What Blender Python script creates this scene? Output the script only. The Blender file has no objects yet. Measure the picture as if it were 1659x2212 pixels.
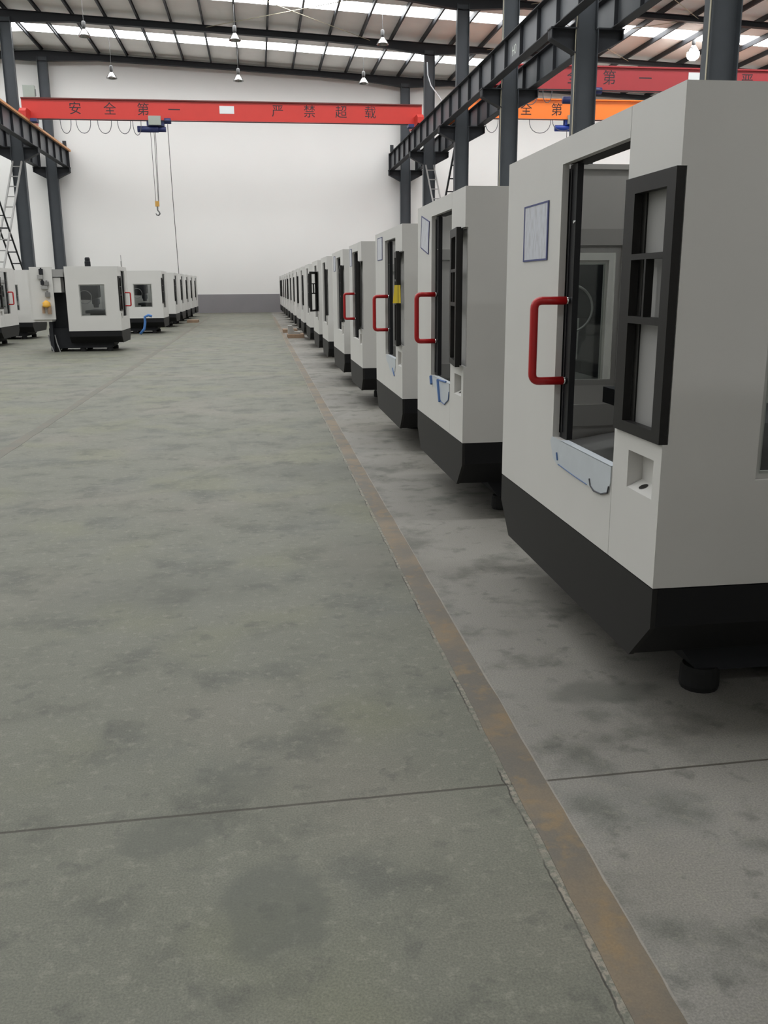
import bpy, bmesh, math, random
from mathutils import Matrix, Vector
random.seed(7)
SC = bpy.context.scene
COL = SC.collection

# ------------------------------------------------------------------ camera
cam_d = bpy.data.cameras.new('camera')
cam_d.sensor_fit = 'VERTICAL'; cam_d.sensor_height = 36.0; cam_d.sensor_width = 27.0
cam_d.lens = 36.0 * 1954.0 / 2212.0
cam_d.clip_start = .05; cam_d.clip_end = 300
cam = bpy.data.objects.new('camera', cam_d); COL.objects.link(cam)
def norm(v): return Vector(v).normalized()
_f = norm((555 - 829.5, 618 - 1106, 1954.0))            # aisle direction seen by the lens
_n = Vector((60, 7794, 1954.0)); _n = (_n - _n.dot(_f) * _f).normalized()   # plumb line
_u = -_n; _r = _n.cross(_f)
CAM_H = 1.6
cam.matrix_world = Matrix(((_r[0], -_r[1], -_r[2], 0), (_f[0], -_f[1], -_f[2], 0), (_u[0], -_u[1], -_u[2], CAM_H), (0, 0, 0, 1)))
SC.camera = cam

# ------------------------------------------------------------------ light and exposure
SKYLIGHT = 9.0
world = bpy.data.worlds.new('world'); SC.world = world; world.use_nodes = True
world.node_tree.nodes['Background'].inputs[0].default_value = (.75, .85, 1, 1)
world.node_tree.nodes['Background'].inputs[1].default_value = .35
SC.view_settings.view_transform = 'Standard'
SC.view_settings.look = 'None'
SC.view_settings.gamma = 1.0
SC.view_settings.use_curve_mapping = False
SC.view_settings.exposure = 0.25
SC.cycles.max_bounces = 7; SC.cycles.glossy_bounces = 2; SC.cycles.transmission_bounces = 2
SC.cycles.use_light_tree = False; SC.cycles.adaptive_threshold = .02

# ------------------------------------------------------------------ materials
MATS = {}
def mat(name, col, rough=.6, metal=0.0, var=.0, scale=6.0, bump=0.0, emit=None, spec=.5):
    m = bpy.data.materials.new(name); m.use_nodes = True
    nt = m.node_tree; b = nt.nodes['Principled BSDF']
    b.inputs['Base Color'].default_value = (*col, 1)
    b.inputs['Roughness'].default_value = rough
    b.inputs['Metallic'].default_value = metal
    b.inputs['Specular IOR Level'].default_value = spec
    if emit:
        b.inputs['Emission Color'].default_value = (*emit[0], 1); b.inputs['Emission Strength'].default_value = emit[1]
    if var > 0 or bump > 0:
        tc = nt.nodes.new('ShaderNodeTexCoord'); nz = nt.nodes.new('ShaderNodeTexNoise')
        nz.inputs['Scale'].default_value = scale; nz.inputs['Detail'].default_value = 2
        nt.links.new(tc.outputs['Object'], nz.inputs['Vector'])
        if var > 0:
            mx = nt.nodes.new('ShaderNodeMix'); mx.data_type = 'RGBA'
            mx.inputs[6].default_value = (*[c * (1 - var) for c in col], 1)
            mx.inputs[7].default_value = (*[min(1, c * (1 + var)) for c in col], 1)
            nt.links.new(nz.outputs['Fac'], mx.inputs[0]); nt.links.new(mx.outputs[2], b.inputs['Base Color'])
        if bump > 0:
            bp = nt.nodes.new('ShaderNodeBump'); bp.inputs['Strength'].default_value = bump; bp.inputs['Distance'].default_value = .02
            nt.links.new(nz.outputs['Fac'], bp.inputs['Height']); nt.links.new(bp.outputs['Normal'], b.inputs['Normal'])
    MATS[name] = m
    return m

mat('machine_white', (.605, .592, .568), .42, var=.03, scale=3)
mat('machine_inner', (.45, .44, .42), .5, var=.05, scale=3)
mat('tray_grey', (.020, .0195, .019), .5, var=.06, spec=.18)
mat('black_paint', (.012, .012, .013), .5, spec=.18)
mat('casting_dark', (.022, .023, .026), .55, var=.2, scale=8, spec=.18)
mat('frame_black', (.018, .017, .0165), .45, spec=.18)
mat('door_black', (.016, .016, .018), .32, spec=.18)
mat('panel_grey', (.30, .295, .285), .55)
mat('cover_grey', (.20, .195, .19), .5, metal=.2)
mat('handle_red', (.44, .010, .012), .3)
mat('chrome', (.8, .8, .8), .15, metal=1)
mat('film_blue', (.51, .545, .58), .35, var=.06, scale=12)
mat('pen_blue', (.05, .12, .3), .6)
mat('pen_dark', (.06, .06, .07), .6)
mat('border_blue', (.035, .045, .17), .5)
mat('rubber', (.018, .018, .018), .7, spec=.18)
mat('steel_grey', (.072, .079, .088), .5, var=.12, scale=2, spec=.18)
mat('steel_dark', (.038, .040, .045), .55, var=.12, scale=2, spec=.18)
mat('web_grey', (.115, .122, .135), .45, var=.08, scale=2)
mat('crane_red', (.56, .035, .025), .42, var=.06, scale=2)
mat('crane_dark_red', (.36, .03, .035), .45, var=.06, scale=2)
mat('crane_orange', (.95, .22, .025), .4, var=.05, scale=2)
mat('flange_dark_red', (.13, .018, .014), .5)
mat('text_black', (.02, .015, .02), .6)
mat('plate_white', (.7, .72, .72), .4)
mat('rail_orange', (.62, .30, .12), .5, var=.15, scale=3)
mat('hoist_blue', (.025, .035, .13), .4)
mat('hoist_bright_blue', (.02, .06, .38), .4)
mat('box_grey', (.33, .36, .32), .5)
mat('rope', (.10, .095, .09), .5)
mat('cable', (.10, .10, .11), .6)
mat('conduit', (.52, .48, .36), .5)
mat('hook_yellow', (.55, .30, .06), .5)
mat('stencil_white', (.75, .8, .75), .6)
mat('lamp_metal', (.36, .36, .35), .25, metal=.9)
mat('lamp_dark', (.12, .12, .12), .5)
mat('lamp_lit', (1, .95, .85), .5, emit=((1, .97, .92), 40))
mat('yellow', (.80, .60, .04), .5)
mat('brass', (.75, .40, .05), .4)
mat('wood', (.30, .20, .13), .7, var=.3, scale=9)
mat('hose_white', (.75, .78, .82), .5)
mat('hose_blue', (.05, .16, .42), .5)
mat('skylight', (.9, .95, .95), .4, emit=((.97, .99, 1.0), SKYLIGHT))
mat('wall_white', (.80, .79, .77), .8, var=.03, scale=.35)
mat('wall_grey', (.235, .225, .235), .7, var=.08, scale=.8)
mat('roof_sheet', (.92, .91, .88), .7, var=.06, scale=1.1, bump=.1, spec=.18)
mat('pallet_grey', (.33, .32, .30), .7, var=.2, scale=5)

def glass_mat():
    m = bpy.data.materials.new('window_glass'); m.use_nodes = True; nt = m.node_tree
    nt.nodes.remove(nt.nodes['Principled BSDF']); out = nt.nodes['Material Output']
    t = nt.nodes.new('ShaderNodeBsdfTransparent'); g = nt.nodes.new('ShaderNodeBsdfGlossy'); x = nt.nodes.new('ShaderNodeMixShader')
    t.inputs[0].default_value = (.86, .88, .87, 1); g.inputs['Roughness'].default_value = .05
    x.inputs[0].default_value = .06
    nt.links.new(t.outputs[0], x.inputs[1]); nt.links.new(g.outputs[0], x.inputs[2]); nt.links.new(x.outputs[0], out.inputs[0])
    MATS['window_glass'] = m
glass_mat()

def paper_mat():
    m = bpy.data.materials.new('paper_print'); m.use_nodes = True; nt = m.node_tree; b = nt.nodes['Principled BSDF']
    b.inputs['Roughness'].default_value = .3
    tc = nt.nodes.new('ShaderNodeTexCoord'); mp = nt.nodes.new('ShaderNodeMapping')
    mp.inputs['Scale'].default_value = (1, 26, 7); nz = nt.nodes.new('ShaderNodeTexNoise')
    nz.inputs['Scale'].default_value = 2.2; nz.inputs['Detail'].default_value = 3
    cr = nt.nodes.new('ShaderNodeValToRGB')
    cr.color_ramp.elements[0].position = .36; cr.color_ramp.elements[0].color = (.44, .45, .49, 1)
    cr.color_ramp.elements[1].position = .56; cr.color_ramp.elements[1].color = (.56, .58, .64, 1)
    nt.links.new(tc.outputs['Object'], mp.inputs[0]); nt.links.new(mp.outputs[0], nz.inputs['Vector'])
    nt.links.new(nz.outputs['Fac'], cr.inputs[0]); nt.links.new(cr.outputs[0], b.inputs['Base Color'])
    MATS['paper_print'] = m
paper_mat()

class NT:
    """tiny helper for node maths"""
    def __init__(s, m): s.nt = m.node_tree; s.L = s.nt.links
    def sock(s, node, i, v):
        if isinstance(v, (int, float)): node.inputs[i].default_value = v
        elif isinstance(v, tuple): node.inputs[i].default_value = v
        else: s.L.new(v, node.inputs[i])
    def m(s, op, a, b=0.0, c=0.0):
        n = s.nt.nodes.new('ShaderNodeMath'); n.operation = op
        s.sock(n, 0, a); s.sock(n, 1, b); s.sock(n, 2, c); return n.outputs[0]
    def noise(s, vec, scale, detail=4, rough=.5, dist=0.0):
        n = s.nt.nodes.new('ShaderNodeTexNoise'); n.inputs['Scale'].default_value = scale; n.inputs['Detail'].default_value = detail
        n.inputs['Roughness'].default_value = rough; n.inputs['Distortion'].default_value = dist; s.L.new(vec, n.inputs['Vector']); return n.outputs['Fac']
    def ss(s, v, a, b):
        n = s.nt.nodes.new('ShaderNodeMapRange'); n.interpolation_type = 'SMOOTHSTEP'
        s.sock(n, 0, v); n.inputs[1].default_value = a; n.inputs[2].default_value = b; return n.outputs[0]
    def mix(s, f, a, b):
        n = s.nt.nodes.new('ShaderNodeMix'); n.data_type = 'RGBA'; s.sock(n, 0, f); s.sock(n, 6, a); s.sock(n, 7, b); return n.outputs[2]

def floor_mat():
    m = bpy.data.materials.new('concrete'); m.use_nodes = True; t = NT(m); nt = m.node_tree; b = nt.nodes['Principled BSDF']
    tc = nt.nodes.new('ShaderNodeTexCoord').outputs['Object']
    sp = nt.nodes.new('ShaderNodeSeparateXYZ'); nt.links.new(tc, sp.inputs[0]); X, Y = sp.outputs[0], sp.outputs[1]
    big = t.noise(tc, .55, 2); mid = t.noise(tc, 2.6, 4, .6); fine = t.noise(tc, 22, 3, .65); grit = t.noise(tc, 160, 1, .7)
    side = t.ss(X, .80, .84)
    base = t.mix(side, (.136, .137, .109, 1), (.216, .205, .184, 1))
    warm = t.ss(big, .48, .66)
    base = t.mix(t.m('MULTIPLY', warm, .5), base, (0.176, 0.162, 0.133, 1))
    green = t.ss(t.noise(tc, .9, 2, .55), .50, .66)
    base = t.mix(t.m('MULTIPLY', t.m('MULTIPLY', green, t.m('SUBTRACT', 1.0, side)), .55), base, (.150, .152, .098, 1))
    blue = t.ss(t.noise(tc, 1.3, 3, .6), .52, .68)
    base = t.mix(t.m('MULTIPLY', blue, .5), base, (0.115, 0.120, 0.108, 1))
    dark = t.ss(mid, .50, .68)
    base = t.mix(t.m('MULTIPLY', dark, .62), base, (0.087, 0.087, 0.072, 1))
    light = t.ss(fine, .52, .72)
    base = t.mix(t.m('MULTIPLY', light, .42), base, (0.231, 0.224, 0.182, 1))
    spots = t.ss(t.noise(tc, 7.5, 3, .62), .57, .70)
    base = t.mix(t.m('MULTIPLY', spots, .45), base, (0.070, 0.070, 0.060, 1))
    gr = t.m('MULTIPLY_ADD', grit, .9, .55)
    vm = nt.nodes.new('ShaderNodeVectorMath'); vm.operation = 'SCALE'; nt.links.new(base, vm.inputs[0]); nt.links.new(gr, vm.inputs[3]); base = vm.outputs[0]
    wobn = t.m('SUBTRACT', t.noise(tc, 9, 3), .5); arcn = t.ss(t.noise(tc, 1.7, 2), .42, .58)
    def ell(cx, cy, rx, ry, wob, soft):
        dx = t.m('DIVIDE', t.m('SUBTRACT', X, cx), rx); dy = t.m('DIVIDE', t.m('SUBTRACT', Y, cy), ry)
        d = t.m('SQRT', t.m('ADD', t.m('MULTIPLY', dx, dx), t.m('MULTIPLY', dy, dy)))
        return t.m('ADD', d, t.m('MULTIPLY', wobn, wob)), soft
    # worn and oily patches that belong to the concrete
    for (cx, cy, rx, ry, wob, soft, amt) in [(-.02, 2.10, .15, .20, .80, .22, .55), (-.34, 2.47, .15, .10, 1.3, .3, .45), (-.62, 4.75, .55, .30, 1.0, .5, .30),
                                             (1.33, 3.22, .22, .10, 1.3, .4, .5), (.55, 7.9, .5, .35, 1.0, .5, .35), (.62, 5.2, .3, .6, .9, .5, .3), (-.1, 2.75, .12, .09, 1.4, .5, .3)]:
        d, s_ = ell(cx, cy, rx, ry, wob, soft)
        k = t.m('SUBTRACT', 1.0, t.ss(d, 1 - s_, 1 + s_))
        base = t.mix(t.m('MULTIPLY', k, amt), base, (0.073, 0.076, 0.064, 1))
    # tyre arc
    for (cx, cy, r, w, amt) in [(-2.1, 7.9, .62, .06, .4), (-1.6, 9.2, 1.3, .05, .25), (-.6, 13.5, 2.0, .07, .25)]:
        dx = t.m('SUBTRACT', X, cx); dy = t.m('MULTIPLY', t.m('SUBTRACT', Y, cy), .62)
        d = t.m('ABSOLUTE', t.m('SUBTRACT', t.m('SQRT', t.m('ADD', t.m('MULTIPLY', dx, dx), t.m('MULTIPLY', dy, dy))), r))
        k = t.m('MULTIPLY', t.m('SUBTRACT', 1.0, t.ss(d, w * .4, w)), arcn)
        base = t.mix(t.m('MULTIPLY', k, amt), base, (0.070, 0.073, 0.063, 1))
    # saw-cut joint across the floor
    jy = t.m('SUBTRACT', Y, t.m('MULTIPLY_ADD', X, .026, 2.577))
    jd = t.m('ABSOLUTE', t.m('ADD', jy, t.m('MULTIPLY', wobn, .003)))
    jk = t.m('SUBTRACT', 1.0, t.ss(jd, .0035, .0075))
    base = t.mix(t.m('MULTIPLY', jk, .8), base, (0.038, 0.032, 0.023, 1))
    # ragged cold joint beside the stripe: crumbled pale edge, broken dark crack, worn pale line on the other side
    w1 = t.m('MULTIPLY', t.m('SUBTRACT', t.noise(tc, 5, 4, .7), .5), .035)
    cx = t.m('ADD', t.m('SUBTRACT', X, .748), w1); cd = t.m('ABSOLUTE', cx)
    chip = t.m('MULTIPLY', t.ss(t.noise(tc, 38, 3, .75), .42, .58), t.ss(mid, .36, .56))
    lk = t.m('MULTIPLY', t.m('SUBTRACT', 1.0, t.ss(t.m('ABSOLUTE', t.m('SUBTRACT', cx, .012)), .008, .020)), chip)
    base = t.mix(t.m('MULTIPLY', lk, .75), base, (.30, .265, .215, 1))
    gap = t.ss(mid, .42, .54)
    ck = t.m('MULTIPLY', t.m('SUBTRACT', 1.0, t.ss(cd, .001, .004)), gap)
    base = t.mix(t.m('MULTIPLY', ck, .85), base, (.030, .028, .024, 1))
    rl_ = t.m('MULTIPLY', t.m('SUBTRACT', 1.0, t.ss(t.m('ABSOLUTE', t.m('SUBTRACT', X, .887)), .002, .006)), t.ss(mid, .38, .55))
    base = t.mix(t.m('MULTIPLY', rl_, .6), base, (.32, .29, .25, 1))
    nt.links.new(base, b.inputs['Base Color'])
    b.inputs['Specular IOR Level'].default_value = .3; rg = t.m('MULTIPLY_ADD', mid, .25, .50); nt.links.new(rg, b.inputs['Roughness'])
    bp = nt.nodes.new('ShaderNodeBump'); bp.inputs['Strength'].default_value = .35; bp.inputs['Distance'].default_value = .006
    h = t.m('SUBTRACT', t.m('MULTIPLY', fine, .5), t.m('ADD', jk, ck)); nt.links.new(h, bp.inputs['Height']); nt.links.new(bp.outputs[0], b.inputs['Normal'])
    MATS['concrete'] = m
floor_mat()

def stripe_mat(name, a, bcol, c):
    m = bpy.data.materials.new(name); m.use_nodes = True; t = NT(m); nt = m.node_tree; b = nt.nodes['Principled BSDF']
    tc = nt.nodes.new('ShaderNodeTexCoord').outputs['Object']
    f1 = t.ss(t.noise(tc, 2.2, 4, .6), .40, .62); f2 = t.ss(t.noise(tc, 9, 4, .6), .50, .66); g = t.m('MULTIPLY_ADD', t.noise(tc, 150, 2, .7), .5, .75)
    base = t.mix(f1, a, bcol); base = t.mix(t.m('MULTIPLY', f2, .6), base, c)
    vm = nt.nodes.new('ShaderNodeVectorMath'); vm.operation = 'SCALE'; nt.links.new(base, vm.inputs[0]); nt.links.new(g, vm.inputs[3])
    nt.links.new(vm.outputs[0], b.inputs['Base Color']); b.inputs['Roughness'].default_value = .6
    MATS[name] = m
stripe_mat('stripe_brown', (.112, .098, .078, 1), (.165, .125, .080, 1), (.205, .135, .060, 1))
stripe_mat('stripe_faded', (.088, .086, .064, 1), (.108, .096, .070, 1), (.115, .088, .058, 1))

# ------------------------------------------------------------------ mesh builder
class MB:
    def __init__(s): s.v = []; s.f = []; s.d = {}
    def p(s, x, y, z):
        k = (round(x, 5), round(y, 5), round(z, 5))
        if k not in s.d: s.d[k] = len(s.v); s.v.append(k)
        return s.d[k]
    def raw(s, vs, fs):
        o = len(s.v); s.v += [tuple(v) for v in vs]; s.f += [tuple(i + o for i in f) for f in fs]; return s
    def box(s, x0, x1, y0, y1, z0, z1):
        return s.raw([(x0, y0, z0), (x1, y0, z0), (x1, y1, z0), (x0, y1, z0), (x0, y0, z1), (x1, y0, z1), (x1, y1, z1), (x0, y1, z1)],
                     [(0, 3, 2, 1), (4, 5, 6, 7), (0, 1, 5, 4), (1, 2, 6, 5), (2, 3, 7, 6), (3, 0, 4, 7)])
    def prism(s, poly, axis, d0, d1):
        """poly of 2-D points in the two other axes (cyclic order), extruded along axis"""
        def mk(a, b, d): return [(d, a, b), (a, d, b), (a, b, d)][axis]
        n = len(poly); vs = [mk(a, b, d0) for a, b in poly] + [mk(a, b, d1) for a, b in poly]
        return s.raw(vs, [tuple(range(n))[::-1], tuple(range(n, 2 * n))] + [(i, (i + 1) % n, n + (i + 1) % n, n + i) for i in range(n)])
    def plate(s, axis, rect, holes, d0, d1):
        """rect/holes (a0,a1,b0,b1) in the plane across axis, thickness d0..d1, one clean surface"""
        As = sorted({round(x, 5) for r in [rect] + holes for x in r[:2] if rect[0] <= x <= rect[1]})
        Bs = sorted({round(x, 5) for r in [rect] + holes for x in r[2:] if rect[2] <= x <= rect[3]})
        def mk(a, b, d): return s.p(*[(d, a, b), (a, d, b), (a, b, d)][axis])
        cells = set()
        for i in range(len(As) - 1):
            for j in range(len(Bs) - 1):
                ca, cb = (As[i] + As[i + 1]) / 2, (Bs[j] + Bs[j + 1]) / 2
                if not any(h[0] < ca < h[1] and h[2] < cb < h[3] for h in holes): cells.add((i, j))
        for (i, j) in cells:
            q = [(As[i], Bs[j]), (As[i + 1], Bs[j]), (As[i + 1], Bs[j + 1]), (As[i], Bs[j + 1])]
            s.f.append(tuple(mk(a, b, d0) for a, b in q)); s.f.append(tuple(mk(a, b, d1) for a, b in q[::-1]))
            for k, nb in enumerate([(i, j - 1), (i + 1, j), (i, j + 1), (i - 1, j)]):
                if nb not in cells:
                    a, b = q[k], q[(k + 1) % 4]
                    s.f.append((mk(*b, d0), mk(*a, d0), mk(*a, d1), mk(*b, d1)))
        return s
    def tube(s, pts, r, n=8, closed=False):
        pts = [Vector(p) for p in pts]; N = len(pts); rings = []
        up = None
        for i, p in enumerate(pts):
            if closed: t = (pts[(i + 1) % N] - pts[i - 1]).normalized()
            else: t = (pts[min(i + 1, N - 1)] - pts[max(i - 1, 0)]).normalized()
            if up is None: up = t.orthogonal().normalized()
            up = (up - up.dot(t) * t).normalized(); w = t.cross(up)
            rr = r[i] if isinstance(r, (list, tuple)) else r
            rings.append([p + rr * (math.cos(2 * math.pi * k / n) * up + math.sin(2 * math.pi * k / n) * w) for k in range(n)])
        vs = [tuple(v) for g in rings for v in g]; fs = []
        for i in range(N if closed else N - 1):
            j = (i + 1) % N
            fs += [(i * n + k, i * n + (k + 1) % n, j * n + (k + 1) % n, j * n + k) for k in range(n)]
        if not closed: fs += [tuple(range(n))[::-1], tuple(range((N - 1) * n, N * n))]
        return s.raw(vs, fs)
    def cyl(s, p0, p1, r, n=14): return s.tube([p0, p1], r, n)
    def lathe(s, prof, c, n=18):
        """prof list of (r,z) about a vertical axis through c"""
        vs = [(c[0] + r * math.cos(2 * math.pi * k / n), c[1] + r * math.sin(2 * math.pi * k / n), c[2] + z) for r, z in prof for k in range(n)]
        fs = [(i * n + k, i * n + (k + 1) % n, (i + 1) * n + (k + 1) % n, (i + 1) * n + k) for i in range(len(prof) - 1) for k in range(n)]
        return s.raw(vs, fs)
    def mesh(s, name, material, smooth=False, recalc=True):
        me = bpy.data.meshes.new(name); me.from_pydata(s.v, [], s.f)
        if recalc:
            bm = bmesh.new(); bm.from_mesh(me); bmesh.ops.recalc_face_normals(bm, faces=bm.faces); bm.to_mesh(me); bm.free()
        me.materials.append(MATS[material])
        if smooth:
            for p in me.polygons: p.use_smooth = True
        me.update(); return me
    def build(s, name, material, parent=None, smooth=False, loc=None):
        return link(name, s.mesh(name, material, smooth), parent, loc)

def link(name, data, parent=None, loc=None):
    o = bpy.data.objects.new(name, data); COL.objects.link(o)
    if parent: o.parent = parent
    if loc: o.location = loc
    return o
def tag(o, label, cat, group=None):
    o['label'] = label; o['category'] = cat
    if group: o['group'] = group
    return o
def thing(name, label, cat, loc=(0, 0, 0), group=None):
    return tag(link(name, None, None, loc), label, cat, group)
def struct(o): o['kind'] = 'structure'; return o

def round_path(pts, r, n=5):
    out = [Vector(pts[0])]
    for i in range(1, len(pts) - 1):
        p = Vector(pts[i]); a = (Vector(pts[i - 1]) - p).normalized(); b = (Vector(pts[i + 1]) - p).normalized()
        for k in range(n + 1):
            t = k / n; out.append((1 - t) ** 2 * (p + a * r) + 2 * t * (1 - t) * p + t * t * (p + b * r))
    out.append(Vector(pts[-1])); return out

# ------------------------------------------------------------------ the hall
XL, XR, YB, YF = -33.0, 31.0, -16.0, 58.55
def roof_z(x): return 14.28 - .048 * x if x > -11.55 else 14.28 + .048 * 11.55 + .048 * (x + 11.55)
FR = [58.0 - 7.9 * i for i in range(9)]                        # frame lines
o = MB().box(XL, XR, YB, YF, -.2, 0).build('floor', 'concrete'); struct(o)

def stripe(name, x0, x1, y0, y1, m, wob, seed):
    rnd = random.Random(seed); n = 260; ys = [y0 + (y1 - y0) * (i / n) ** 2 for i in range(n + 1)]
    vs = []; a = b = 0
    for y in ys:
        a = a * .7 + rnd.uniform(-wob, wob); b = b * .7 + rnd.uniform(-wob, wob)
        vs += [(x0 + a, y, .0016), (x1 + b, y, .0016), (x0 + a, y, -.003), (x1 + b, y, -.003)]
    fs = []
    for i in range(n):
        k = 4 * i; fs += [(k, k + 1, k + 5, k + 4), (k, k + 4, k + 6, k + 2), (k + 1, k + 3, k + 7, k + 5)]
    o = MB().raw(vs, fs).build(name, m); struct(o); return o
stripe('trim_1', .768, .884, 0.6, 50, 'stripe_brown', .0028, 1)
stripe('trim_2', -2.64, -2.53, 1.0, 50, 'stripe_faded', .008, 2)

struct(MB().box(XL, XR, YF, YF + .3, 0, 15.2).build('wall_far', 'wall_white'))
struct(MB().box(XL, XR, YF - .03, YF, 0, 1.12).build('baseboard_far', 'wall_grey'))
struct(MB().box(XL, XR, YB - .3, YB, 0, 15.2).build('wall_back', 'wall_white'))
struct(MB().box(XL - .3, XL, YB, YF, 0, 15.2).build('wall_left', 'wall_white'))
struct(MB().box(XR, XR + .3, YB, YF, 0, 15.2).build('wall_right', 'wall_white'))
struct(MB().box(XR - .03, XR, YB, YF - .03, 0, 1.12).build('baseboard_right', 'wall_grey'))

# roof sheet with the skylight strips left open, panes, purlins and rafters hang on it
PX = [-11.55 + 1.57 * i for i in range(0, 28)]; PX = [x for x in PX if x < XR]
PXL = [-11.55 - 1.57 * i for i in range(1, 14)]
STR = [(54.05 - 8.22 * k - .80, 54.05 - 8.22 * k + .80) for k in range(7)] + [(-12.1, -11.3)]     # skylight strips; last one, unseen behind the camera, is added as fill light
def roof_piece(mb, x0, x1, y0, y1, t=.06):
    z0, z1 = roof_z(x0), roof_z(x1)
    mb.raw([(x0, y0, z0), (x1, y0, z1), (x1, y1, z1), (x0, y1, z0), (x0, y0, z0 + t), (x1, y0, z1 + t), (x1, y1, z1 + t), (x0, y1, z0 + t)],
           [(0, 3, 2, 1), (4, 5, 6, 7), (0, 1, 5, 4), (1, 2, 6, 5), (2, 3, 7, 6), (3, 0, 4, 7)])
mb = MB(); ys = [YB] + sorted(v for s_ in STR for v in s_) + [YF]
for i in range(0, len(ys) - 1, 2):
    if ys[i + 1] > ys[i]: roof_piece(mb, XL, -11.55, ys[i], ys[i + 1]); roof_piece(mb, -11.55, XR, ys[i], ys[i + 1])
ceiling = struct(mb.build('ceiling', 'roof_sheet'))
edges = sorted([XL] + PXL + PX + [XR])
for (y0, y1) in STR:
    for i in range(len(edges) - 1):
        a, b = edges[i], edges[i + 1]
        if b - a < .3: continue
        m_ = MB(); roof_piece(m_, a + .03, b - .03, y0 + .02, y1 - .02, .04); o_ = m_.build('skylight_panel', 'skylight', ceiling); o_.data.materials.append(MATS['plate_white'])
        for p_ in o_.data.polygons:
            if p_.normal.z > -.5: p_.material_index = 1       # only the underside shines into the hall
pm = {}
for x in PXL + PX:
    z = roof_z(x)
    if 'm' not in pm:
        pm['m'] = MB().prism([(-.035, 0), (.035, 0), (.035, -.02), (-.015, -.02), (-.015, -.2), (.055, -.2), (.055, -.22), (-.035, -.22)], 1, YB, YF).mesh('purlin', 'steel_dark')
    link('purlin', pm['m'], ceiling, (x, 0, z - .005))

def rafter(y):
    mb = MB()
    xs = [XL + .2, -22, -14.5, -11.55, -8.5, -2, 4, 6.6, 9.27, 12, 16, 24, XR - .2]
    dep = [.5, .45, .55, .78, .56, .52, .52, .58, .78, .50, .46, .46, .5]
    for i in range(len(xs) - 1):
        a, b = xs[i], xs[i + 1]; za, zb = roof_z(a) - .225, roof_z(b) - .225
        ba, bb = roof_z(a) - dep[i], roof_z(b) - dep[i + 1]
        for (t0a, t1a, t0b, t1b, w) in [(za - .03, za, zb - .03, zb, .13), (ba, ba + .03, bb, bb + .03, .13), (ba, za, bb, zb, .012)]:
            mb.raw([(a, y - w, t0a), (b, y - w, t0b), (b, y + w, t0b), (a, y + w, t0a), (a, y - w, t1a), (b, y - w, t1b), (b, y + w, t1b), (a, y + w, t1a)],
                   [(0, 3, 2, 1), (4, 5, 6, 7), (0, 1, 5, 4), (1, 2, 6, 5), (2, 3, 7, 6), (3, 0, 4, 7)])
    mb.build('rafter', 'steel_dark', ceiling)
for y in FR: rafter(y)
# thin wind-brace rods under the roof
for (y0, y1) in [(FR[2], FR[1]), (FR[3], FR[2])]:
    for (xa, xb) in [(-2, 6.2), (6.2, -2), (12.3, 20), (20, 12.3)]:
        MB().tube([(xa, y0, roof_z(xa) - .3), (xb, y1, roof_z(xb) - .3)], .016, 6).build('brace_rod', 'conduit', ceiling)

# columns
ORD = ['first', 'second', 'third', 'fourth', 'fifth', 'sixth', 'seventh', 'eighth', 'ninth', 'tenth', 'eleventh', 'twelfth', 'thirteenth', 'fourteenth', 'fifteenth', 'sixteenth', 'seventeenth']
def h_section(mb, d, b, z0, z1, tf=.025, tw=.014):
    mb.box(-d, -d + tf, -b, b, z0, z1).box(d - tf, d, -b, b, z0, z1).box(-d + tf, d - tf, -tw, tw, z0, z1)
low = MB(); h_section(low, .31, .17, 0.03, 8.40); low = low.mesh('shaft', 'steel_grey')
low_base = MB().box(-.42, .42, -.27, .27, 0, .03).mesh('base_plate', 'steel_grey')
bracket_m = {}
for s in (-1, 1):
    mb = MB()
    mb.prism([(s * .30, 8.38), (s * 1.03, 8.38), (s * 1.03, 8.12), (s * .30, 7.75)], 1, -.012, .012)
    mb.box(min(s * .30, s * 1.05), max(s * .30, s * 1.05), -.19, .19, 8.36, 8.40)
    mb.prism([(s * .30, 7.77), (s * 1.03, 8.14), (s * 1.03, 8.11), (s * .30, 7.74)], 1, -.17, .17)
    mb.box(min(s * 1.0, s * 1.03), max(s * 1.0, s * 1.03), -.17, .17, 8.12, 8.38)
    bracket_m[s] = mb.mesh('bracket', 'steel_dark')
UP = {}
def column(x, y, label, conduit):
    t = thing('steel_column', label, 'column', (x, y, 0), 'steel columns of the hall')
    link('shaft', low, t); link('base_plate', low_base, t)
    top = roof_z(x) - .55
    if x not in UP:
        mb = MB(); h_section(mb, .27, .15, 8.40, top); UP[x] = mb.mesh('upper_shaft', 'steel_grey')
    link('upper_shaft', UP[x], t)
    for s in (-1, 1): link('bracket', bracket_m[s], t)
    if conduit: MB().tube([(-.33, -.13, .3), (-.33, -.13, 8.3), (-.30, -.10, 8.6), (-.30, -.10, top)], .016, 6).build('conduit', 'conduit', t)
for i, y in enumerate(FR[:7]):
    column(9.27, y, 'grey steel column behind the right row of machines, ' + ('standing at the far wall' if i == 0 else ORD[i] + ' from the far wall'), i >= 3)
    if i < 3: column(-11.55, y, 'grey steel column behind the left machines, ' + ('standing at the far wall' if i == 0 else ORD[i] + ' from the far wall'), False)

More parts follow.
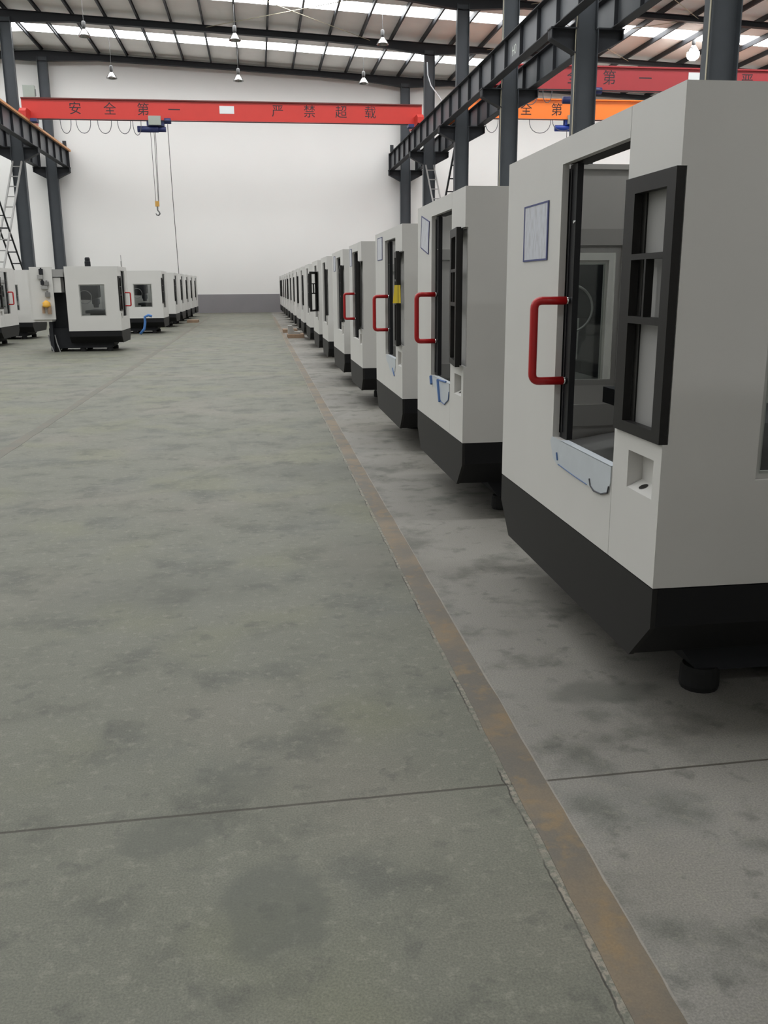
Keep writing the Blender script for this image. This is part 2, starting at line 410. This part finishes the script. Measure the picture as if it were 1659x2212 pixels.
# runway beams
RW_Z0, RW_Z1 = 8.40, 9.34
stiff = {}
def runway(x, y0, y1, label, web_side):
    t = thing('crane_runway_beam', label, 'beam', (x, 0, 0), 'crane runway beams')
    MB().box(-.008, .008, y0, y1, RW_Z0 + .02, RW_Z1 - .02).build('web', 'web_grey', t)
    MB().box(-.17, .17, y0, y1, RW_Z1 - .025, RW_Z1).build('top_flange', 'steel_dark', t)
    MB().box(-.15, .15, y0, y1, RW_Z0, RW_Z0 + .025).build('bottom_flange', 'steel_dark', t)
    MB().box(-.035, .035, y0, y1, RW_Z1, RW_Z1 + .10).build('rail', 'steel_dark', t)
    if 's' not in stiff: stiff['s'] = MB().box(-.115, .115, -.012, .012, RW_Z0 + .03, RW_Z1 - .03).mesh('stiffener', 'steel_dark')
    n = int((y1 - y0) / 1.78)
    for k in range(n + 1): link('stiffener', stiff['s'], t, (0, y1 - .02 - k * 1.78, 0))
    MB().box(-.17, .17, y1 - .02, y1, RW_Z0, RW_Z1 + .05).build('end_plate', 'steel_dark', t)
    MB().box(-.10, .10, y1 - .25, y1 - .15, RW_Z1 + .10, RW_Z1 + .50).build('end_stop', 'steel_dark', t)
    return t
rw = runway(8.45, 3, 58.25, 'grey crane runway beam with stiffener ribs above the right machines', -1)
runway(10.09, 3, 58.25, 'grey crane runway beam on the far side of the right columns', -1)
rl = runway(-10.73, 28, 58.25, 'grey crane runway beam with orange strip above the left machines', 1)
runway(-12.37, 28, 58.25, 'grey crane runway beam beyond the left columns', 1)
runway(29.2, 22, 58.25, 'grey crane runway beam along the right wall of the next bay', -1)
MB().box(.16, .27, 28, 59.0 - .6, RW_Z1 - .04, RW_Z1 + .06).build('conductor_rail', 'rail_orange', rl)

def text_mesh(body, size, mtl, bold=0.0):
    bold = 0.0; c = bpy.data.curves.new('txt', 'FONT'); c.body = body; c.size = size; c.align_x = 'CENTER'; c.align_y = 'CENTER'; c.offset = bold; c.resolution_u = 3
    o = bpy.data.objects.new('txt', c); COL.objects.link(o)
    me = bpy.data.meshes.new_from_object(o.evaluated_get(bpy.context.evaluated_depsgraph_get()))
    bpy.data.objects.remove(o); bpy.data.curves.remove(c)
    me.materials.clear(); me.materials.append(MATS[mtl]); return me
R90 = math.radians(90)
def text_part(body, size, parent, loc, rot, mtl='text_black', bold=0.0):
    o = link('lettering', text_mesh(body, size, mtl, bold), parent, loc); o.rotation_euler = rot; return o
text_part('H0', .42, rw, (-.012, 30.75, 8.84), (R90, 0, -R90), 'stencil_white', .008)

# vertical cross braces between columns (paired angles with battens)
def brace(x, label):
    t = thing('cross_brace', label, 'brace', (x, 0, 0), 'lattice cross braces between columns')
    ya, yb = FR[1] - .25, FR[2] + .25
    for (p, q, dx) in [((ya, 7.7), (yb, .6), -.0), ((yb, 7.7), (ya, .6), .0)]:
        P = Vector((0, p[0], p[1])); Q = Vector((0, q[0], q[1])); d = (Q - P).normalized(); w = Vector((0, -d.z, d.y)) * .0
        off = -.12 if p[0] > q[0] else .12
        mb = MB()
        for sx in (-.21, .21):
            mb.tube([P + Vector((sx, 0, 0)), Q + Vector((sx, 0, 0))], .05, 4)
        L = (Q - P).length; k = .4
        while k < L:
            c = P + d * k; mb.tube([c + Vector((-.21, 0, 0)), c + Vector((.21, 0, 0))], .035, 4); k += .75
        mb.build('diagonal', 'panel_grey' if off < 0 else 'steel_dark', t)
brace(-11.55, 'lattice cross brace between the left columns'); brace(9.27, 'lattice cross brace between the right columns')

# ------------------------------------------------------------------ overhead cranes
def crane(y, x0, x1, col, label, chars, box_left, plates=(), cable=None, small=None):
    t = thing('overhead_crane', label, 'crane', (0, y, 0), 'overhead travelling cranes')
    z0, z1 = 9.62, 10.50
    g = MB().box(x0, x1, -.16, .16, z0 + .04, z1).build('girder', col, t)
    MB().box(x0, x1, -.24, .24, z1, z1 + .06).build('top_flange', 'flange_dark_red' if col == 'crane_red' else col, t)
    MB().box(x0 + .4, x1 - .4, -.20, .20, z0, z0 + .04).build('bottom_flange', col, t)
    for x in (x0 + .25, x1 - .25):
        e = MB().prism([(-1.3, 9.50), (-1.1, 9.46), (1.1, 9.46), (1.3, 9.50), (1.3, 9.78), (1.0, 9.95), (-1.0, 9.95), (-1.3, 9.78)], 0, x - .16, x + .16).build('end_truck', col, t)
        for wy in (-.95, .95): MB().cyl((x - .06, wy, 9.60), (x + .06, wy, 9.60), .16).build('wheel', 'steel_dark', e)
        s_ = 1 if x < 0 or x < (x0 + x1) / 2 else -1
        MB().box(min(x + s_ * .32, x + s_ * .6), max(x + s_ * .32, x + s_ * .6), -1.2, -.6, 9.32, 9.46).build('travel_motor', 'hoist_blue', e)
    for (ch, x, z) in chars: text_part(ch, .62, t, (x, -.165, z), (R90, 0, 0), 'text_black')
    for (x, z, w, h) in plates: MB().box(x - w / 2, x + w / 2, -.175, -.161, z - h / 2, z + h / 2).build('rating_plate', 'plate_white', t)
    if box_left: 
        b = MB().box(x0 + .12, x0 + .66, -.15, .15, z1 + .06, z1 + .62).build('electrical_box', 'box_grey', t)
        MB().box(x0 + .68, x0 + .72, -.1, -.06, z1 + .15, z1 + .45).build('box_handle', 'lamp_dark', b)
    if cable:
        MB().tube([(x0 + .6, -.30, z0 - .05), (x1 - .6, -.30, z0 - .05)], .018, 6).build('cable_track', 'steel_dark', t)
        for (xa, xb, dip) in cable:
            MB().tube([(xa + (xb - xa) * (.5 - .5 * math.cos(math.pi * k / 12)), -.30, z0 - .07 - dip * math.sin(math.pi * k / 12) ** .8) for k in range(13)], .016, 6).build('cable_loop', 'cable', t)
    if small: text_part(small[0], small[1], t, (small[2], -.165, small[3]), (R90, 0, 0))
    return t
main = [(c, x, 10.07) for c, x in zip('安全第一', (-8.47, -6.82, -5.22, -3.72))] + [(c, x, 10.10) for c, x in zip('严禁超载', (1.39, 2.99, 4.59, 6.08))]
crane(49.5, -10.98, 8.75, 'crane_red', 'long red overhead crane spanning the main aisle in front of the far wall', main, True, [(-1.14, 10.15, .72, .36)],
      [(-9.2, -8.69, .62), (-8.45, -7.76, .60), (-7.43, -6.77, .60), (-6.48, -5.85, .60), (-5.75, -5.35, .66)])
rr = [(c, x, 10.07) for c, x in zip('安全第一严', (12.1, 13.68, 15.25, 16.86, 21.5))]
crane(40.4, 9.85, 29.4, 'crane_dark_red', 'dark red overhead crane in the right bay, nearer than the orange one', rr, False, [(19.2, 10.22, .8, .34)],
      [(11.4, 12.1, .6), (12.3, 12.7, .5)])
ro = [(c, x, 10.02) for c, x in zip('安全第一', (12.07, 13.66, 15.24, 16.85))]
crane(47.4, 9.85, 29.4, 'crane_orange', 'bright orange overhead crane in the right bay in front of the wall', ro, False, [(20.2, 10.12, .7, .34)],
      [(10.9, 11.4, .75), (11.55, 12.2, .62), (13.8, 14.9, .62), (15.0, 16.1, .5)])

def hoist(x, y, blue, label, drop, pendant):
    t = thing('electric_hoist', label, 'hoist', (x, y, 0), 'electric hoists under the cranes')
    MB().cyl((-.72, 0, 9.22), (.30, 0, 9.22), .15, 16).build('drum', blue, t, True)
    MB().cyl((.30, 0, 9.22), (.66, 0, 9.22), .125, 16).build('motor', blue, t, True)
    MB().box(-.14, .46, -.34, -.16, 9.38, 9.80).build('control_box', 'box_grey', t)
    MB().box(-.25, .6, -.14, -.08, 9.36, 9.62).box(-.25, .6, .08, .14, 9.36, 9.62).build('trolley_frame', blue, t)
    MB().cyl((.62, -.1, 9.60), (.94, -.1, 9.60), .14, 14).build('travel_motor', blue, t, True)
    for dx, bx in ((-.10, -.06), (.07, .06), (.14, .09)):
        MB().tube([(dx, 0, 9.1), (bx, 0, drop + .1)], .014, 6).build('rope', 'rope', t)
    hk = MB().box(-.10, .10, -.05, .05, drop - .12, drop + .14).build('hook_block', 'hook_yellow', t)
    MB().tube([(0, 0, drop - .12), (0, 0, drop - .30), (.07, 0, drop - .38), (.10, 0, drop - .47), (.03, 0, drop - .55), (-.07, 0, drop - .52), (-.10, 0, drop - .44)], [.04, .035, .035, .04, .04, .03, .015], 8).build('hook', 'lamp_dark', hk, True)
    if pendant:
        MB().tube([(.76, -.1, 9.45), (.80, -.1, 6), (.88, -.1, 1.75)], .018, 6).build('pendant_cable', 'rope', t)
        MB().box(.82, .94, -.15, -.05, 1.35, 1.75).build('pendant_control', 'yellow', t)
hoist(-4.85, 49.5, 'hoist_blue', 'dark blue hoist with hook hanging under the red crane', 5.68, True)
hoist(15.95, 47.4, 'hoist_bright_blue', 'bright blue hoist under the orange crane', 7.6, False)
hoist(14.0, 40.4, 'hoist_blue', 'blue hoist under the dark red crane in the right bay', 7.8, False)

# ------------------------------------------------------------------ high-bay lamps
def lamp(x, y, zb, label, lit=False):
    t = thing('high_bay_lamp', label, 'lamp', (x, y, zb), 'high-bay lamps under the roof')
    MB().cyl((0, 0, .62), (0, 0, roof_z(x) - zb - .03), .012, 6).build('suspension_rod', 'lamp_dark', t)
    MB().lathe([(0, .64), (.06, .64), (.09, .60), (.09, .40), (.07, .32), (0, .32)], (0, 0, 0)).build('ballast_housing', 'lamp_dark', t, True)
    MB().lathe([(.07, .32), (.12, .27), (.20, .16), (.27, .04), (.29, 0), (.28, 0), (.25, .05), (.18, .17), (.10, .27), (0, .30)], (0, 0, 0), 24).build('reflector', 'lamp_metal', t, True)
    if lit: MB().lathe([(0, .20), (.20, .16), (.29, .02), (.31, -.10), (.26, -.24), (.14, -.33), (0, -.35)], (0, 0, -.02), 24).build('glare_globe', 'lamp_lit', t, True)  # oversized glowing globe, its shape stands in for the glare round the bulb
    else: MB().lathe([(0, .25), (.05, .22), (.09, .12), (.07, .03), (0, 0)], (0, 0, .02), 14).build('bulb', 'panel_grey', t, True)
for i, x in enumerate((-7.24, -.55, 6.30)):
    w = ('left', 'middle', 'right')[i]
    lamp(x, 54.0, 12.42, f'silver high-bay lamp against the far wall, {w} one of three')
    lamp(x, 46.1, 12.55, f'silver high-bay lamp under the second skylight strip, {w} one of three')
lamp(21.7, 46.1, 12.58, 'glaring lit high-bay lamp in the right bay', True)
# loose white wire from roof to runway
tag(MB().tube([(9.05, 49.5, 12.6), (9.08, 49.5, 12.0), (9.25, 49.5, 11.5), (9.7, 49.5, 10.95), (10.05, 49.5, 10.4), (10.05, 49.5, 9.4)], .03, 6).build('loose_wire', 'hose_white', None, True), 'pale loose wire drooping beside the second right column', 'wire')

# ------------------------------------------------------------------ machining centres
HB, TOP = .55, 2.21
def machine_desc(W):
    """parts of one machining centre; x into the machine, y along its front from the near end, z up"""
    P = []
    def add(name, me, parent=-1, flag=None, loc=(0, 0, 0)): P.append((name, me, parent, flag, loc)); return len(P) - 1
    T = .03
    # near pillar with the operator panel, then the long front sheet
    mb = MB().plate(0, (.03, .424, HB, TOP), [(-1, .41, 1.065, 1.96), (.06, .28, .86, 1.0)], 0, T)
    add('operator_pillar', mb.mesh('operator_pillar', 'machine_white'))
    mb = MB().plate(0, (.427, W - .03, HB, TOP), [(.0, 1.17, .905, 2.105)], 0, T)
    add('front_panel', mb.mesh('front_panel', 'machine_white'))
    # sides with windows
    for k, (y0, y1, win) in enumerate([(0, .03, (.35, .98, .93, 1.75)), (W - .03, W, (.30, .63, 1.05, 1.79))]):
        holes = [win] + ([(-1, .020, 1.065, 1.96)] if k == 0 else [])
        mb = MB().plate(1, (0, 1.30, HB, TOP), holes, y0, y1); sp = add('side_panel', mb.mesh('side_panel', 'machine_white'))
        a0, a1, b0, b1 = win; yi = (y0 + y1) / 2
        mb = MB().plate(1, (a0 - .005, a1 + .005, b0 - .005, b1 + .005), [(a0 + .028, a1 - .028, b0 + .028, b1 - .028)], yi - .004 + (.012 if k == 0 else -.012), yi + .004 + (.012 if k == 0 else -.012))
        add('window_frame', mb.mesh('window_frame', 'machine_inner'), sp)
        mb = MB().box(a0 + .02, a1 - .02, yi - .0015, yi + .0015, b0 + .02, b1 - .02); add('window_pane', mb.mesh('window_pane', 'window_glass'), sp)
        ys = (.03, .07) if k == 0 else (W - .07, W - .03)
        mb = MB().box(T, 1.30, ys[0], ys[1], TOP - .025, TOP); add('top_lip', mb.mesh('top_lip', 'machine_white'), sp)
    # inner liner on the far side: band below the rim, picture-frame round the window
    mb = MB().box(T + .03, 1.26, W - .05, W - .032, 1.80, 1.885); mb.box(T + .03, 1.26, W - .055, W - .032, .82, .94)
    mb.box(.63, .69, W - .055, W - .032, .94, 1.80)
    add('inner_liner', mb.mesh('inner_liner', 'machine_inner'))
    mb = MB().box(T, .10, .07, W - .07, TOP - .025, TOP); add('top_lip', mb.mesh('top_lip', 'machine_white'))
    mb = MB().plate(0, (.03, W - .03, .75, 2.12), [(W / 2 - .42, W / 2 + .42, .8, 3)], 1.26, 1.29); add('rear_panel', mb.mesh('rear_panel', 'machine_inner'))
    # sliding door, pushed open behind the front sheet
    dr_end = min(W - .06, 1.92)
    mb = MB().box(.035, .062, 1.075, 1.165, .905, 2.10).box(.062, .075, 1.12, 1.165, .905, 2.10).plate(0, (1.1651, dr_end, .92, 2.09), [(1.24, dr_end - .08, 1.05, 1.95)], .04, .075)
    mb.box(.031, .0349, 1.135, 1.150, .93, 2.08)
    dr = add('sliding_door', mb.mesh('sliding_door', 'door_black'))
    mb = MB().box(.055, .06, 1.23, dr_end - .07, 1.04, 1.96); add('door_pane', mb.mesh('door_pane', 'window_glass'), dr)
    mb = MB().tube(round_path([(.02, 1.115, 1.527), (-.125, 1.115, 1.527), (-.125, 1.115, 1.172), (.02, 1.115, 1.172)], .035, 6), .0185, 12)
    hd = add('door_handle', mb.mesh('door_handle', 'handle_red', True), dr, 'handle')
    mb = MB().cyl((.018, 1.115, 1.527), (.036, 1.115, 1.527), .0165).cyl((.018, 1.115, 1.172), (.036, 1.115, 1.172), .0165)
    add('handle_end', mb.mesh('handle_end', 'chrome', True), dr, 'handle')
    mb = MB()
    for z in (1.1, 1.86): mb.lathe([(0, .008), (.007, .006), (.009, 0)], (.028, 1.0, z), 8)
    mb = MB().cyl((.029, 1.085, 1.86), (.036, 1.085, 1.86), .007, 10); add('screw', mb.mesh('screw', 'chrome'), dr)
    mb = MB().box(.035, .11, .43, 1.17, 2.105, 2.14); add('door_track', mb.mesh('door_track', 'frame_black'))
    # operator panel: black hinged frame over a recessed grey plate (hinge at y=.41)
    h = .41
    mb = MB().plate(0, (-h, 0, 1.065, 1.96), [(-h + .065, -.085, 1.70, 1.905), (-h + .065, -.215 - .0, 1.485, 1.68), (-.20, -.085, 1.485, 1.68), (-h + .065, -.085, 1.105, 1.46)], -.014, .016)
    cp = add('control_panel', mb.mesh('control_panel', 'frame_black'), -1, 'swing', (0, h, 0))
    mb = MB().plate(0, (-h + .012, -.012, 1.075, 1.95), [(-h + .03, -.03, 1.09, 1.935)], .0165, .030); add('frame_rim', mb.mesh('frame_rim', 'frame_black'), cp)
    mb = MB().box(.034, .044, .032, .409, 1.066, 1.959); add('panel_back', mb.mesh('panel_back', 'panel_grey'))
    mb = MB()
    for (z0, z1) in ((1.70, 1.905), (1.485, 1.68), (1.105, 1.46)): mb.box(.0305, .0335, .315, .322, z0 - .02, z1 + .02)
    add('panel_seam', mb.mesh('panel_seam', 'frame_black'))
    # cup niche with two holes
    n0, n1, q0, q1, nd = .0605, .2795, .8605, .9995, .058
    mb = MB().raw([(.001, n0, q0), (nd, n0, q0 + .027), (nd, n1, q0 + .027), (.001, n1, q0), (.001, n0, q1), (nd, n0, q1), (nd, n1, q1), (.001, n1, q1)], [(0, 1, 2, 3), (4, 5, 6, 7), (0, 1, 5, 4), (3, 2, 6, 7), (1, 2, 6, 5)])
    nb = add('cup_niche', mb.mesh('cup_niche', 'machine_white', recalc=False))
    for yy in (.200, .085):
        mb = MB(); ring = [(.031 + .016 * math.cos(a), yy + .020 * math.sin(a)) for a in [2 * math.pi * k / 16 for k in range(16)]]
        mb.raw([(x, y_, q0 + .0015 + .027 * (x - .001) / (nd - .001)) for x, y_ in ring], [tuple(range(16))])
        add('niche_hole', mb.mesh('niche_hole', 'frame_black', recalc=False), nb)
    # dark apron and tray with cut lower corners
    poly = [(0, HB - .004), (0, .40), (.17, .23), (W - .17, .23), (W, .40), (W, HB - .004)]
    add('apron', MB().prism(poly, 0, .0, .02).mesh('apron', 'tray_grey'))
    add('base_tray', MB().prism([(a, b if b > .5 else b + .004) for a, b in poly], 0, .021, 1.30).mesh('base_tray', 'black_paint'))
    mb = MB().prism([(.26, .20), (.34, .09), (1.78, .09), (1.85, .20), (1.85, .62), (.26, .62)], 1, .28, W - .28)
    add('bed_casting', mb.mesh('bed_casting', 'casting_dark'))
    for fx in (.38, 1.05, 1.70):
        for fy in (.33, W - .33):
            mb = MB().lathe([(0, .10), (.070, .10), (.078, .085), (.080, .02), (.074, 0), (0, 0)], (fx, fy, 0), 18); add('levelling_foot', mb.mesh('levelling_foot', 'rubber', False))
    # inside: chip tray, table, column and head
    c = W / 2
    mb = MB().prism([(T + .02, .62), (1.24, .62), (1.24, .90), (.90, .82), (T + .06, .70)], 1, .05, W - .06); add('way_cover', mb.mesh('way_cover', 'cover_grey'))
    mb = MB().box(.42, .88, c - .72, c + .62, 1.00, 1.08).box(.50, .82, c - .40, c + .40, .76, 1.00); tb = add('work_table', mb.mesh('work_table', 'casting_dark'))
    mb = MB().prism([(1.22, .62), (1.75, .62), (1.68, 2.06), (1.24, 2.06)], 1, c - .34, c + .34); add('machine_column', mb.mesh('machine_column', 'casting_dark'))
    mb = MB().prism([(.62, 1.42), (.80, 1.34), (1.24, 1.36), (1.24, 1.94), (.74, 1.90), (.62, 1.74)], 1, c - .20, c + .22); hd = add('spindle_head', mb.mesh('spindle_head', 'casting_dark'))
    mb = MB().lathe([(0, .24), (.10, .24), (.10, .10), (.075, .08), (.06, 0), (0, 0)], (.72, c, 1.14), 16); add('spindle', mb.mesh('spindle', 'steel_grey', False), hd)
    ring = [(.95 + .17 * math.cos(a), c - .24, 1.42 + .17 * math.sin(a)) for a in [2 * math.pi * k / 28 for k in range(28)]]
    add('coolant_hose', MB().tube(ring, .009, 6, True).mesh('coolant_hose', 'panel_grey', True), hd)
    # electrical cabinet behind
    add('rear_cabinet', MB().box(1.70, 2.20, .06, W - .25, .80, 2.10).mesh('rear_cabinet', 'machine_white'))
    add('cabinet_stand', MB().box(1.72, 1.80, .12, W - .3, .03, .80).mesh('cabinet_stand', 'casting_dark'))
    return P
DESC = {}
def machine(label, loc, W=1.95, sx=1, sz=1.0, handle=False, swing=0.0, group='white machining centres standing in rows'):
    if W not in DESC: DESC[W] = machine_desc(W)
    t = thing('machining_center', label, 'machine', loc, group); t.scale = (sx, 1, sz)
    objs = []
    for (name, me, par, flag, l) in DESC[W]:
        if flag == 'handle' and not handle: objs.append(None); continue
        o = link(name, me, t if par < 0 else objs[par], l)
        if flag == 'swing': o.rotation_euler.z = -math.radians(swing)
        objs.append(o)
    t['_w'] = W
    return t
RX = 1.345
NEAR = [2.885, 5.97, 8.61, 12.01, 14.62, 18.0, 20.74, 24.3, 27.6, 30.9, 34.3, 37.6, 41.0, 44.4, 47.8, 51.2, 54.3]
WID = [2.05, 1.785, 1.95, 1.60, 2.05, 1.60, 1.95] + [1.95] * 10
SW = [0, 6, 6, 8, 4, 5, 25, 0, 0, 4, 0, 0, 5, 0, 0, 6, 0]
special = {0: 'large white machining centre nearest the camera with red door handle and blue framed sheet',
           1: 'white machining centre second in the right row, blue tape on its door sill',
           2: 'white machining centre third in the right row, yellow tag on its panel',
           3: 'white machining centre fourth in the right row, last with a red handle',
           6: 'white machining centre with panel frame swung wide open, seventh in the right row'}
for i, y in enumerate(NEAR):
    lab = special.get(i, f'white machining centre, {ORD[i]} from the camera in the right row')
    if i == len(NEAR) - 1: lab = 'white machining centre at the far end of the right row'
    m_ = machine(lab, (RX, y, 0), WID[i], 1, 1.0 if i < 2 else .972, i < 4, SW[i])

# the row goes on beside and behind the photographer
for y, lab in ((-.17, 'white machining centre beside the photographer, just outside the picture'), (-3.2, 'white machining centre behind the photographer in the right row')):
    machine(lab, (RX, y, 0), 1.95)

# light-blue film on the door sills
def film(i, tape):
    y = NEAR[i]; s = 1.0 if i < 2 else .972
    t = thing('sill_film', ['pale blue protective sheet folded over the door sill of the nearest machine', 'pale film with blue tape on the door sill of the second machine', 'whitish film on the door sill of the third machine'][i], 'sheet', (RX, y, 0))
    MB().prism([(.432, .907), (1.168, .907), (1.19, .885), (1.14, .81), (1.08, .79), (.54, .775), (.45, .80), (.432, .84)] if i == 0 else [(.44, .907), (1.10, .907), (1.08, .84), (.95, .82), (.82, .76), (.6, .74), (.48, .78), (.44, .83)], 0, -.004, -.001).build('front_flap', 'film_blue', t)
    MB().box(-.004, .033, .432, 1.04, .9055, .909).build('top_fold', 'film_blue', t)
    if i == 0:
        MB().tube([(-.006, 1.085, .845), (-.006, 1.078, .83), (-.006, 1.07, .812)], .004, 6).build('tape_mark', 'pen_blue', t)
        MB().tube([(-.006, 1.06, .795), (-.006, .85, .785), (-.006, .68, .781)], .0018, 5).build('film_edge', 'pen_blue', t)
        MB().tube([(-.006, .655, .812), (-.006, .64, .785), (-.006, .60, .772), (-.006, .52, .777), (-.006, .452, .797), (-.006, .44, .825)], .0032, 6).build('film_edge', 'pen_dark', t)
    elif i == 1:
        MB().tube([(-.006, 1.12, .90), (-.006, 1.09, .84)], .016, 6).build('tape_mark', 'pen_blue', t)
        MB().tube([(-.006, .84, .90), (-.006, .76, .74)], .014, 6).build('tape_mark', 'pen_blue', t)
        MB().tube([(-.006, .55, .91), (-.006, .80, .90)], .008, 6).build('tape_mark', 'pen_blue', t)
        MB().tube([(-.006, .76, .745), (-.006, .6, .74), (-.006, .46, .79), (-.006, .44, .85)], .003, 6).build('film_edge', 'pen_blue', t)
    else:
        MB().tube([(-.006, .62, .80), (-.006, .5, .73)], .006, 6).build('film_edge', 'pen_blue', t)
    t.scale.z = s
for i in range(3): film(i, i == 1)

# data sheets in blue-edged sleeves
for i, (yc, zc, w, h, rot, lab) in enumerate([(1.535, 1.84, .39, .264, 0, 'data sheet in blue edged sleeve on the nearest machine'),
        (1.44, 1.985, .35, .25, 10.5, 'tilted data sheet in blue edged sleeve on the second machine'), (1.55, 1.98, .38, .237, 0, 'data sheet in blue edged sleeve on the third machine'),
        (1.32, 1.98, .27, .235, 0, 'data sheet in thin edged sleeve on the fourth machine'), (1.55, 1.96, .35, .25, 0, 'small pale data sheet on the fifth machine')]):
    t = thing('document_sleeve', lab, 'sheet', (RX - .001, NEAR[i] + yc, zc), 'data sheets stuck on the machine fronts'); t.rotation_euler.x = math.radians(rot)
    MB().box(-.003, 0, -w / 2 + .004, w / 2 - .004, -h / 2 + .004, h / 2 - .004).build('paper_sheet', 'paper_print', t)
    MB().plate(0, (-w / 2, w / 2, -h / 2, h / 2), [(-w / 2 + .014, w / 2 - .014, -h / 2 + .008, h / 2 - .008)], -.0045, -.0005).build('sleeve_border', 'border_blue', t)

# yellow tag hung on the third machine's panel frame
t = thing('warning_tag', 'yellow tag hanging on the control panel frame of the third machine', 'tag', (RX - .052, NEAR[2] - .012, 0))
MB().prism([(-.022, 1.60), (.032, 1.60), (.036, 1.435), (-.040, 1.435)], 1, -.004, 0).build('tag_sheet', 'yellow', t)
MB().box(.008, .012, -.006, -.004, 1.435, 1.60).build('fold_line', 'pen_dark', t)

# left rows (mirrored hand: they face the aisle from the other side)
LX = -3.35
LEFT = [24.2, 33.3, 38.3, 41.5, 44.6, 47.7, 50.8]
for i, y in enumerate(LEFT):
    lab = 'white machining centre with black motor on top, foremost of the left row' if i == 0 else f'white machining centre, {ORD[i]} from the front in the left row'
    m_ = machine(lab, (-3.455 if i == 0 else -3.29, y, 0), 1.60 if i == 0 else 1.95, -1, .955 if i == 0 else .972, i == 0)
    if i == 0: L2 = m_
for i, y in enumerate((26.9, 30.6)):
    machine(['white machining centre cut by the left picture edge', 'white machining centre half hidden behind the valve cabinet at left'][i], (-7.1, y, 0), 1.95, -1, .972, i == 0, 0)
# extras of the foremost left machine
MB().lathe([(0, .36), (.05, .36), (.065, .33), (.065, .26), (.075, .25), (.075, 0), (0, 0)], (.85, .8, 2.10), 16).build('spindle_motor', 'casting_dark', L2)
MB().tube([(.02, .9, 2.2), (.02, .9, 2.36)], .018, 6).cyl((.02, .9, 2.34), (.02, .9, 2.52), .008, 6).build('signal_mast', 'panel_grey', L2)
pn = MB().box(1.60, 2.14, .02, .058, .86, 2.20).build('pneumatic_panel', 'machine_white', L2)
for (x, z, w, h, m_) in [(1.85, 2.08, .09, .14, 'casting_dark'), (1.88, 1.95, .13, .10, 'panel_grey'), (1.84, 1.80, .07, .10, 'casting_dark'), (1.74, 1.78, .10, .10, 'cover_grey'), (1.80, 1.68, .16, .08, 'panel_grey'), (1.74, 1.50, .11, .12, 'cover_grey')]:
    MB().box(x - w / 2, x + w / 2, -.05, .02, z - h / 2, z + h / 2).lathe([(0, .03), (.02, .03), (.02, 0)], (x, -.015, z + h / 2), 8).build('regulator', m_, pn)
v = MB().lathe([(0, .14), (.04, .12), (.10, .07), (.085, .02), (.11, -.01), (.05, -.05), (0, -.05)], (1.78, -.06, 1.22), 14).build('yellow_valve', 'brass', pn, True)
MB().cyl((1.86, -.06, 1.02), (1.86, -.06, 1.20), .035).cyl((1.72, -.06, 1.0), (1.72, -.06, 1.20), .05).build('filter_bowl', 'wood', pn)
MB().box(1.34, 1.60, .05, .5, 1.95, 2.14).build('cable_duct', 'panel_grey', L2)
MB().box(1.42, 1.60, .08, .5, 1.55, 1.93).build('junction_box', 'machine_white', L2)
for dx in (0, .16): MB().tube([(1.86 - dx, .2, .45), (1.82 - dx, .15, .25), (1.74 - dx, .1, .0)], .016, 6).build('drain_pipe', 'cover_grey', L2)

# air hoses
tag(MB().tube([(-3.62, 32.6, .62), (-3.74, 32.6, .66), (-3.86, 32.6, .60), (-3.86, 32.6, .42), (-3.90, 32.6, .2), (-4.05, 32.6, .03)], .045, 8).build('air_hose', 'hose_blue', None, True), 'blue air hose hanging between the first two left machines', 'hose')
tag(MB().tube([(-7.9, 29.7, .98), (-7.7, 29.7, .95), (-7.62, 29.7, .85), (-7.62, 29.7, .5), (-7.72, 29.7, .3), (-7.9, 29.7, .33)], .04, 8).build('air_hose', 'hose_white', None, True), 'white air hose hanging beside the machine at the left edge', 'hose')

# wooden skids beside the right row and small stacks at the end of the left row
def skid(x, y, z, w, d, label):
    t = thing('wooden_skid', label, 'pallet', (x, y, z), 'wooden skids on the floor')
    for k in range(3): MB().box(-w / 2, w / 2, -d / 2 + k * (d - .1) / 2, -d / 2 + k * (d - .1) / 2 + .1, 0, .09).build('runner', 'wood', t)
    for k in range(4): MB().box(-w / 2 + k * (w - .13) / 3, -w / 2 + k * (w - .13) / 3 + .13, -d / 2, d / 2, .09, .115).build('slat', 'wood', t)
skid(1.16, 29.5, 0, .52, .9, 'wooden skid on the floor in front of the ninth right machine')
skid(1.10, 32.9, 0, .5, .8, 'wooden skid farther along in front of the tenth right machine')
t = thing('steel_bracket', 'pale metal bracket lying on the nearer wooden skid', 'bracket', (1.10, 29.5, .116)); MB().prism([(-.18, 0), (.2, 0), (.2, .06), (.02, .08), (-.05, .26), (-.18, .26)], 1, -.2, .2).build('bracket_body', 'pallet_grey', t)
MB().box(-.12, -.06, -.205, .205, .1, .2).build('bracket_rib', 'panel_grey', t)
skid(-2.98, 43.4, 0, .5, .8, 'wooden skid on the floor in front of the left row')
